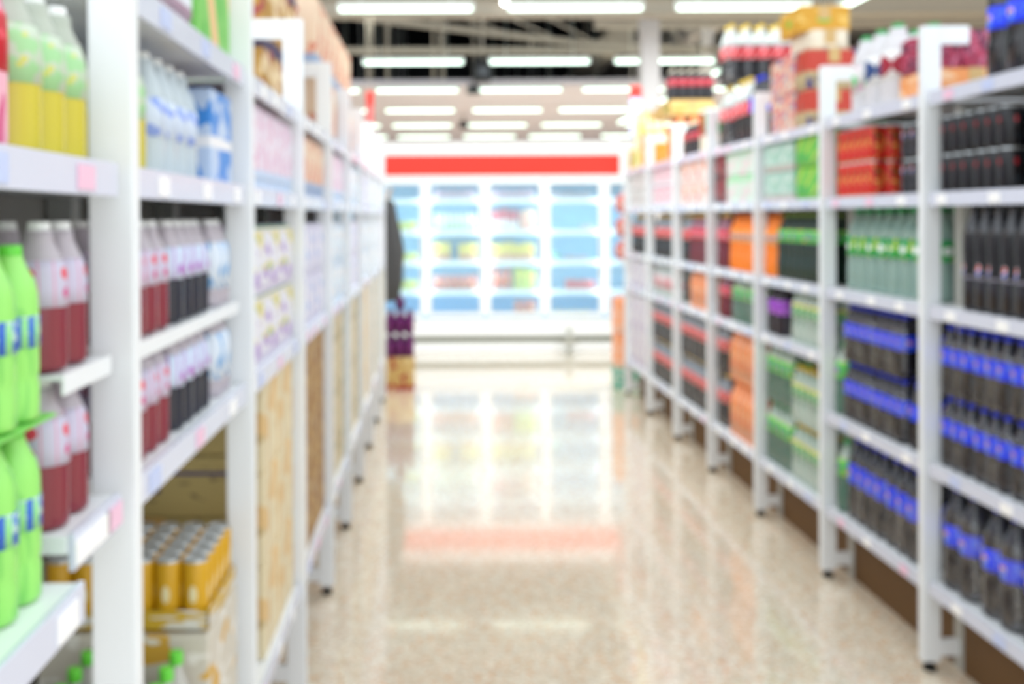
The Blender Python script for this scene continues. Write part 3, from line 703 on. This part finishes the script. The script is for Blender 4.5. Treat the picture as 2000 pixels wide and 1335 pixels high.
# --- bay 7 top
yel2 = printed('lemon carton', 'e6e08a', (('blot', 3, .55, 'f0f0dc'),), .5)
or2 = printed('orange carton tall', 'f5a03c', (('blot', 3, .6, 'f8d0a0'),), .5)
o = carton((1.73, 8.15, 1.892), .2, .22, .26, or2); tag(o, 'bright orange upright carton on top of seventh right bay', 'carton')
o = carton((1.73, 8.42, 1.892), .2, .22, .44, yel2); tag(o, 'tall lemon yellow carton on top of seventh right bay', 'carton')
o = carton((1.73, 8.66, 1.892), .2, .2, .16, tanc); tag(o, 'low tan carton at the far end of seventh right bay', 'carton')

# ================================================================== LEFT RACK
fill('bottle', 'tea', L_, 0, 1, .85, 1.185, 'green tea bottle', layers=1, rows=2, z=1.085, x_in=-.012)
o = boxes('tray_board', plain('green tray', '7fcf60', .4), [(-.58, .86, 1.277, -.432, 1.185, 1.281)], bevel=.001); tag(o, 'thin green tray board between two layers of green tea bottles', 'tray')
COUNT.clear()
for rw in range(2):
    for i in range(5):
        o = bottle('tea', (xpos(-1, .018+rw*.062), .882+i*.0625, 1.2825), random.uniform(-.3, .3)); tag(o, 'green tea bottle, %s from near end, upper %s row at left edge' % (ORD[i], ('front', 'back')[rw]), 'bottle', 'upper green tea bottles')
# two layers of bottles with a white board between, nearest and second left bays
def two_layers(k, spans):
    for key, ya, yb, ds in spans:
        fill('bottle', key, L_, k, 1, ya, yb, ds, layers=1, rows=2)
        fill('bottle', key, L_, k, 1, ya, yb, ds+' on board', layers=1, rows=2, z=1.318)
two_layers(0, [('red_label_pink', 1.222, 1.40, 'dark red pink-label bottle')])
two_layers(1, [('red_label_pink', 1.49, 1.78, 'dark red pink-label bottle'), ('black_label_blue', 1.80, 2.13, 'black blue-label bottle'), ('white_label_blue', 2.14, 2.30, 'white blue-label bottle')])
for y0, y1, lab in ((1.222, 1.40, 'short white board carrying upper dark red bottles, nearest left bay'), (1.48, 2.31, 'long white board carrying the upper bottles, second left bay')):
    o = boxes('divider_board', white, [(XL-.03, y0, 1.31, XL-.20, y1, 1.3165), (XL-.026, y0, 1.293, XL-.03, y1, 1.318)], bevel=.001); tag(o, lab, 'board', 'white boards between bottle layers')
# third level
fill('bottle', 'pinkred', L_, 0, 2, .97, 1.125, 'pink drink bottle with red label', rows=2)
fill('bottle', 'lemon', L_, 0, 2, 1.14, 1.40, 'lemon drink bottle', rows=2)
fill('bottle', 'lemon', L_, 1, 2, 1.49, 1.66, 'lemon drink bottle', rows=2)
fill('bottle', 'water', L_, 1, 2, 1.68, 2.06, 'clear water bottle', rows=2)
bluec = printed('blue white carton', 'bcd0ee', (('blot', 3, .5, '3a8ade'), ('band', .38, .5, 'f0f0f4')), .4)
fill('carton', None, L_, 1, 2, 2.08, 2.30, 'blue and white carton', size=(.16, .2, .185), mat=bluec)
# top level of second left bay
whitec = printed('white lilac pack', 'e6ebf4', (('band', 0, .12, 'a88aa0'),), .45)
greenyc = printed('green carton with orange', '7cc860', (('slant', 1.4, .3, 'f0c090'), ('blot', 3, .6, '5cb84c')), .45)
fill('multi', None, L_, 1, 3, 1.50, 1.93, 'white drink multipack', size=(.22, .20, .2), mat=whitec)
fill('carton', None, L_, 1, 3, 1.97, 2.29, 'green and orange carton', size=(.24, .30, .26), mat=greenyc)
# bottom of second left bay: green-capped bottles, slim gold cans, brown cartons
for j in range(7):
    for i in range(3):
        o = bottle('greencap', (-.492-i*.083, 1.522+j*.0725, .3615)); tag(o, 'clear bottle with green cap, %s from near end, %s row from aisle' % (ORD[j], ORD[i]), 'bottle', 'green-capped bottles low in second left bay')
greyct = printed('grey beige carton', 'cfc8ba', (('blot', 3, .6, 'd2a23a'), ('blot', 6, .64, 'e6e2da')), .5)
goldtray = printed('gold tray', 'c9a22c', (('blot', 3, .55, 'd8d4cc'),), .5)
for q, z in enumerate((.3615, .504, .646, .698-.0)):
    pass
for q, z in enumerate((.3615, .5325, .7035-.002)):
    nm = ('lowest', 'middle', 'topmost')[q]
    if q < 2:
        o = carton((-.605, 2.145, z), .33, .29, .165, greyct); tag(o, '%s grey beige carton under the slim gold cans' % ('lower', 'upper')[q], 'carton', 'beige cartons under the slim cans')
    else:
        o = can_pack('can_gold', (-.605, 2.145, z+.006), 6, 5, 1, goldtray, wrap=False); tag(o, 'tray of slim gold cans with silver lids, second left bay', 'can pack')
browncart = printed('tan carton navy print', 'b3a068', (('band', .70, .76, '2c2c70'), ('round', .45, .45, .09, '4c4456'), ('blot', 8, .66, '8a7a50')), .55)
tanp = printed('tan pack orange streaks', 'e6d8b6', (('blot', 2.2, .55, 'e2bf88'), ('stripe', 1.3, .08, 'b48c60'), ('blot', 5, .64, 'c8b080')), .55)
for q in range(5):
    o = carton((-.66, 2.545, .3615+q*.1465), .40, .22, .142, browncart); tag(o, 'tan carton with navy stripe, %s from the bottom, third left bay' % ORD[q], 'carton', 'tan cartons at the near end of third left bay')
# left bays 3..9
brownc = printed('brown gold carton', 'b98a3a', (('band', .8, 1, '3a2f5a'), ('blot', 3, .56, 'e8cfa4'), ('blot', 5, .64, 'a04040')), .5)
paleo = printed('peach carton', 'ecd2b8', (('blot', 4, .54, 'd98a70'), ('blot', 6, .64, 'c83c3c'), ('band', 0, .16, '9ab0d0')), .5)
pinkp = printed('pink white pack', 'e8dcec', (('blot', 4, .57, 'dfb4d0'), ('blot', 6, .68, 'e86480'), ('band', 0, .14, 'c4d8f2')), .45)
purpp = printed('white violet pack', 'e9e8f4', (('stripe', 1.6, .18, '9c88c4'), ('blot', 5, .64, '5a86d4')), .45)
yelw = printed('yellow white pack', 'e6e4ec', (('blot', 2.0, .55, 'e0d070'), ('blot', 3, .60, 'b090cc'), ('blot', 5, .68, '70b0a0')), .45)
bluw = printed('white blue pack', 'e6eef6', (('blot', 4, .58, '9cc4e8'), ('blot', 6, .66, 'e8b0a0')), .45)
brn = printed('brown sugar pack', 'a98144', (('blot', 4, .58, '8a5c28'), ('blot', 6, .66, 'd8c090')), .5)
gry = printed('straw pack', 'd3c3a2', (('blot', 4, .55, 'a89468'), ('blot', 6, .64, '6f8f58')), .5)
mixes = {2: (yelw, tanp, pinkp, brownc), 3: (purpp, brn, paleo, brownc), 4: (bluw, gry, pinkp, paleo), 5: (purpp, gry, bluw, paleo),
         6: (bluw, tanp, purpp, paleo), 7: (bluw, gry, bluw, paleo), 8: (purpp, gry, bluw, paleo)}
nmx = {'yellow white pack': 'yellow white', 'tan pack orange streaks': 'tan streaky', 'pink white pack': 'pink white', 'brown gold carton': 'brown gold', 'white violet pack': 'white violet',
       'brown sugar pack': 'brown', 'peach carton': 'peach red', 'white blue pack': 'white blue', 'straw pack': 'straw green'}
for k, (a, b, c, dd) in mixes.items():
    y0, y1 = PL[k]+.06, PL[k+1]-.02
    if k == 2: y0 = 2.68
    fill('carton', None, L_, k, 0, y0, y1, nmx[b.name]+' carton', layers=3, size=(.30, (y1-y0)/2-.006, .235), mat=b)
    y0 = PL[k]+.06
    fill('multi', None, L_, k, 1, y0, y1, nmx[a.name]+' multipack', layers=2, size=(.26, (y1-y0)/3-.006, .175), mat=a)
    fill('multi', None, L_, k, 2, y0, y1, nmx[c.name]+' multipack', size=(.26, (y1-y0)/3-.006, .215), mat=c)
    if k > 2: fill('carton', None, L_, k, 3, y0, y1, nmx[dd.name]+' carton', layers=2, x_in=.10 if k < 4 else (.03 if k < 6 else .10), size=(.30, (y1-y0)/2-.006, .26 if k < 4 else (.28 if k < 6 else .18)), mat=dd)

# ================================================================== end of the aisle
# purple bottles on a carton at the left end
boxc = printed('tan gift carton', 'c7a463', (('band', 0, .16, 'a8452c'), ('blot', 3.5, .6, 'a33c2c'), ('blot', 3, .62, 'dcc48a')), .5)
o = carton((-.315, 9.2, 0), .255, .25, .285, boxc); tag(o, 'tan and red carton on the floor under the purple bottles', 'carton')
o = None
for L in range(2):
    for i in range(3):
        for j in range(3):
            o = bottle('purple_pile', (-.315+(i-1)*.083, 9.2+(j-1)*.083, .2905+L*.203)); tag(o, 'purple bottle on the tan floor carton, %s layer, %s column, %s row' % (('lower', 'upper')[L], ('left', 'centre', 'right')[i], ('near', 'middle', 'far')[j]), 'bottle', 'purple bottles piled on the floor carton')
o = bottle('purple_pile', (-.315, 9.2, .2905+.406), detail=True); o.scale = (1, 1, .6); tag(o, 'single purple bottle standing on top of the purple pile', 'bottle')
# hanging dark garment at the end of the left rack
def garment():
    e = tag(empty('hanging_apron', (-.41, 9.0, 0)), 'dark grey apron hanging at the far end of the left rack', 'apron')
    bm = bmesh.new(); prof = [(.78, .055), (.80, .10), (.95, .125), (1.2, .135), (1.4, .105), (1.52, .08), (1.62, .065), (1.66, .03)]
    seg = 22; rings = []
    for z, r in prof:
        ring = []
        for q in range(seg):
            a = 2*PI*q/seg; rr = r*(1+.10*math.sin(5*a+z*6))
            ring.append(bm.verts.new((rr*math.cos(a), .55*rr*math.sin(a), z)))
        rings.append(ring)
    for i in range(len(rings)-1):
        for q in range(seg):
            f = bm.faces.new((rings[i][q], rings[i][(q+1) % seg], rings[i+1][(q+1) % seg], rings[i+1][q])); f.smooth = True
    bm.faces.new(rings[-1]); bm.faces.new(list(reversed(rings[0])))
    put('cloth', mesh('cloth', bm, printed('dark grey cloth', '4a4a4c', (('stripe', 6, .2, '5f5f5e'),), .9)), e)
    bm = bmesh.new(); add_bar(bm, (-.01, 0, 1.64), (.03, 0, 1.76), .014, square=False); put('strap', mesh('strap', bm, plain('beige strap', 'd9b99a', .8)), e)
    bm = bmesh.new(); add_bar(bm, (.03, 0, 1.755), (-.03, -.463, 1.77), .006, square=False); put('hook', mesh('hook', bm, white), e)
garment()
# orange packs on a teal base at the right end
orp = printed('salmon orange pack', 'f9b38c', (('band', .0, .05, 'e8d0c0'), ('blot', 3, .55, 'f79a62'), ('blot', 5, .66, 'f8d8c4')), .4)
tealb = printed('teal crate print', '8fbfae', (('blot', 4, .52, '2f9a80'), ('blot', 5, .6, 'e6e8e0')), .5)
o = carton((1.655, 9.12, 0), .20, .22, .19, tealb, tape=False); tag(o, 'teal and white carton on the floor at the right rack end', 'carton')
o = multipack((1.655, 9.12, .195), .19, .2, .30, orp); tag(o, 'lower salmon orange multipack stacked at the right rack end', 'drink multipack', 'salmon orange multipacks at the right rack end')
o = multipack((1.655, 9.12, .498), .19, .2, .30, orp); tag(o, 'upper salmon orange multipack stacked at the right rack end', 'drink multipack', 'salmon orange multipacks at the right rack end')
# red packets hanging on a strip
strip = tag(empty('clip_strip', (1.62, 8.98, 0)), 'hanging strip of red and pink packets at the right rack end', 'clip strip')
boxes('strip', white, [(-.012, 0, 1.08, .012, .004, 1.74), (-.012, 0, 1.74, .012, -.1475, 1.755)], strip)
rp = printed('red pink packet', 'eeb4b0', (('blot', 3, .46, 'd0484a'), ('blot', 5, .62, 'b07a4a')), .4)
for z in (1.12, 1.32, 1.52):
    bm = bmesh.new(); bmesh.ops.create_uvsphere(bm, u_segments=16, v_segments=10, radius=1)
    bmesh.ops.scale(bm, vec=(.085, .035, .085), verts=bm.verts); bmesh.ops.translate(bm, vec=(0, -.04, z+.09), verts=bm.verts)
    for v in bm.verts: v.co.x = max(-.075, min(.075, v.co.x)); v.co.z = max(z+.015, v.co.z)
    put('packet', mesh('packet', bm, rp), strip)
# hanging signs
redm = plain('red sign', 'd93a32', .5); palem = plain('lilac sign', 'c9c8e8', .5)
def sign(px0, px1, py0, pym, py1, y, label, low):
    x0, x1 = (px0-VPX)*y/F, (px1-VPX)*y/F; Z = lambda p: 1.5+(VPY-p)*y/F
    e = tag(empty('hanging_sign', ((x0+x1)/2, y, Z(py1))), label, 'sign'); w = (x1-x0)/2; h = Z(py0)-Z(py1); hm = Z(pym)-Z(py1)
    boxes('header_board', redm, [(-w, -.012, hm, w, .012, h)], e, bevel=.004)
    boxes('lower_board', low, [(-w, -.012, 0, w, .012, hm-.002)], e, bevel=.004)
    bm = bmesh.new(); add_bar(bm, (-w*.7, 0, h), (-w*.7, 0, 6.0-Z(py1)), .0015); add_bar(bm, (w*.7, 0, h), (w*.7, 0, 6.0-Z(py1)), .0015); put('wire', mesh('wire', bm, beamm), e)
sign(716, 731, 178, 206, 242, 9.3, 'narrow all-red sign hanging past the left rack end', plain('red sign pale', 'd8706e', .5))
sign(1231, 1253, 170, 193, 272, 9.5, 'narrow red sign with lilac lower part beside the right column', palem)
sign(1344, 1382, 170, 193, 216, 9.6, 'wide red and lilac sign hanging behind the right rack piles', palem)

# ------------------------------------------------------------------ freezer
FY = 11.6; FX0, FX1 = -1.38, 2.86; pm = F/FY
frz = tag(empty('display_freezer', (0, FY, 0)), 'long white upright freezer with glass doors and red header at aisle end', 'freezer')
fw = plain('freezer white', 'f4f5f5', .3); fin = plain('pale blue freezer lining', 'a8d8f4', .5)
boxes('base', fw, [(FX0, 0.0, .0, FX1, .8, .112), (FX0, -.02, .18, FX1, .8, .38)], frz, bevel=.006)
boxes('toe_groove', plain('grey groove', '7b7d6c', .6), [(FX0, .012, .112, FX1, .7, .18)], frz)
boxes('cabinet', [fin, fw], [(FX0, .74, .38, FX1, .80, 2.0, 0), (FX0, .0, .38, FX0+.04, .8, 2.0, 1), (FX1-.04, .0, .38, FX1, .8, 2.0, 1), (FX0, .0, .372, FX1, .74, .385, 0), (FX0, .0, 1.985, FX1, .8, 2.0, 1)], frz)
hd = boxes('header', fw, [(FX0, -.03, 1.94, FX1, .8, 2.34)], frz, bevel=.006)
rb0, rb1 = (752-VPX)/pm, (1209-VPX)/pm
boxes('red_band', plain('red freezer header', 'ff3322', .35), [(rb0, -.045, 1.5+(VPY-342)/pm, rb1, -.0305, 1.5+(VPY-304)/pm)], hd, bevel=.006)
jx = [(p-VPX)/pm for p in (597, 714, 831, 947, 1063, 1179, 1295)]
shz = [.62, .98, 1.30, 1.645]
shz = [1.5+(VPY-p)/pm for p in (572, 514, 454, 392)]
for i in range(len(jx)-1):
    x0, x1 = jx[i]+.012, jx[i+1]-.012
    dr = boxes('door_frame', plain('door frame white', 'eff1f2', .35), [(x0, -.045, .40, x0+.05, -.005, 1.93), (x1-.05, -.045, .40, x1, -.005, 1.93), (x0+.05, -.045, .40, x1-.05, -.005, .45), (x0+.05, -.045, 1.87, x1-.05, -.005, 1.93)], frz)
    boxes('glass_pane', sheer('freezer glass', 'f2fbff', .9, .04), [(x0+.05, -.03, .45, x1-.05, -.024, 1.87)], dr)
    boxes('handle', plain('grey handle', 'c4c8cc', .3), [(x1-.035, -.085, .85, x1-.018, -.065, 1.35), (x1-.033, -.066, .88, x1-.02, -.045, .9), (x1-.033, -.066, 1.3, x1-.02, -.045, 1.32)], dr, bevel=.002)
for z in shz:
    q = boxes('shelf', plain('freezer shelf', 'f3f8fb', .4), [(FX0+.04, .10, z-.012, FX1-.04, .72, z)], frz)
    boxes('price_strip', plain('white strip', 'ffffff', .4), [(FX0+.04, .088, z-.035, FX1-.04, .098, z+.028)], q)
bm = bmesh.new()
for x in jx:
    add_box(bm, x-.015, .02, .45, x+.015, .05, 1.9)
put('strip_lamp', mesh('strip_lamp', bm, plain('freezer strip lamp', 'eef8ff', .4, emit=.9)), frz)
for i in range(len(jx)-1):
    L = bpy.data.lights.new('freezer_light', 'AREA'); L.shape = 'RECTANGLE'; L.size = .05; L.size_y = 1.4; L.energy = 5; L.color = (.88, .96, 1)
    lo = bpy.data.objects.new('freezer_light', L); C.objects.link(lo); lo.parent = frz; lo.location = (jx[i], .056, 1.16); lo.rotation_euler = (math.radians(90), 0, 0); lo.visible_camera = False; lo.visible_glossy = False
# goods in the freezer: (kind, door index, shelf index (0 bottom floor), from, to fraction, label, ...)
FLOORS = [.385] + shz
dn = ['far left', 'left', 'centre left', 'centre right', 'right', 'far right']
sn = ['floor', 'lowest shelf', 'second shelf', 'third shelf', 'top shelf']
FCARD = {}
def frozen(kind, di, si, a, b, n, ds, h=.2, mat=None, key=None, sc=1.0):
    x0, x1 = jx[di]+.07, jx[di+1]-.07; xs = x0+(x1-x0)*a; xe = x0+(x1-x0)*b; w = (xe-xs)/n
    for i in range(n):
        x = xs+w*(i+.5); hh = h*random.uniform(.9, 1.05)
        if kind == 'bottle': o = bottle(key, (x, FY+.20, FLOORS[si]+.0015)); 
        elif kind == 'bag':
            kk = (mat.name, round(w, 2), i % 2)
            if kk not in FCARD:
                bm = bmesh.new(); bmesh.ops.create_uvsphere(bm, u_segments=14, v_segments=9, radius=1)
                for v in bm.verts:
                    v.co.x *= w*.47*(1+.12*math.sin(v.co.z*5+i)); v.co.y *= .09; v.co.z = max(-.82, v.co.z)*hh/1.82+hh*.82/1.82
                add_box(bm, -w*.4, -.004, hh*.9, w*.4, .004, hh*1.08)
                FCARD[kk] = mesh('frozen_bag', bm, mat)
            o = put('frozen_bag', FCARD[kk], None, (x, FY+.21, FLOORS[si]+.0015))
        else:
            o = carton((x, FY+.25, FLOORS[si]+.0015), w*.92, .22, hh, mat, tape=False); o.name = 'food_box'
        tag(o, '%s, %s, %s of freezer door %s' % (ds, ('%s from left' % ORD[i]) if n > 1 else 'alone', sn[si], dn[di]), 'bottle' if kind == 'bottle' else ('bag' if kind == 'bag' else 'box'), '%s in the freezer' % ds)
pinkb = printed('pink white bag', 'f2e2ea', (('blot', 3, .55, 'e8a0bc'),), .5); redb = printed('red bag', 'e2475a', (('blot', 3, .52, 'f4c0b0'), ('blot', 5, .6, 'e8c040')), .45)
yelb = printed('yellow box', 'ecdc78', (('band', 0, .4, 'dfa890'), ('blot', 5, .6, 'b06a5c')), .45); redw = printed('red white box', 'e0808a', (('band', 0, .55, 'f2e8e4'), ('blot', 4, .6, 'a83848')), .45)
orb = printed('cream orange box', 'f8d8b8', (('blot', 3, .56, 'f0a0a8'),), .45); smb = printed('pale grey box', 'c8c4cc', (('blot', 4, .55, 'a89cae'),), .45)
greb = printed('green yellow bag', 'b8e08a', (('blot', 4, .52, 'e8e058'), ('blot', 5, .6, 'e87888')), .45); salb = printed('salmon red box', 'e08484', (('blot', 4, .55, 'c05c68'),), .45)
frozen('bag', 2, 4, .05, .95, 5, 'pink bag', .12, pinkb); frozen('bag', 3, 4, .05, .95, 5, 'pale pink bag', .12, pinkb)
frozen('box', 4, 4, .05, .9, 5, 'pale grey box', .09, smb)
frozen('bottle', 2, 3, .06, .97, 8, 'yellow-capped yogurt bottle', key='yog_yellow')
frozen('box', 3, 3, .03, .60, 5, 'red and white box', .25, redw); frozen('box', 3, 3, .64, .97, 3, 'cream orange box', .24, orb)
frozen('box', 2, 2, .03, .40, 4, 'yellow topped box', .22, yelb); frozen('box', 2, 2, .58, .98, 4, 'yellow lidded box', .22, yelb)
frozen('box', 3, 2, .03, .95, 8, 'yellow banded box', .22, yelb)
frozen('bag', 2, 1, .03, .97, 6, 'red bag', .17, redb); frozen('bag', 3, 1, .03, .45, 3, 'red yellow bag', .24, redb); frozen('box', 3, 1, .5, .97, 4, 'green yellow box', .26, greb)
frozen('box', 4, 3, .70, .95, 2, 'small grey box', .08, smb); frozen('box', 4, 2, .05, .22, 1, 'teal box', .12, tealb); frozen('box', 4, 2, .35, .85, 4, 'low grey box', .07, smb)
frozen('box', 4, 1, .38, .98, 5, 'salmon red box', .12, salb); frozen('bag', 3, 0, .5, .97, 3, 'low pink bag', .06, redb); frozen('bag', 4, 0, .1, .9, 5, 'low green bag', .06, greb)
frozen('box', 1, 3, .5, .95, 3, 'green box', .13, greb); frozen('box', 1, 2, .5, .95, 3, 'pale green box', .11, greb); frozen('box', 1, 1, .5, .95, 3, 'lime yellow box', .13, greb)
# metal guard post in front of the freezer
gp = tag(empty('guard_post', ((1108-VPX)/175.7, 11.45, 0)), 'short grey metal guard post before the white freezer', 'post')
bm = bmesh.new(); add_lathe(bm, [(0, .06), (.012, .06), (.014, .03), (.27, .03), (.285, .024)], 18); put('pole', mesh('pole', bm, plain('brushed metal', 'b9b7ac', .35, metal=.3)), gp)
boxes('cross_plate', MATS['brushed metal'], [(-.09, -.035, .12, .09, -.03, .15)], gp)
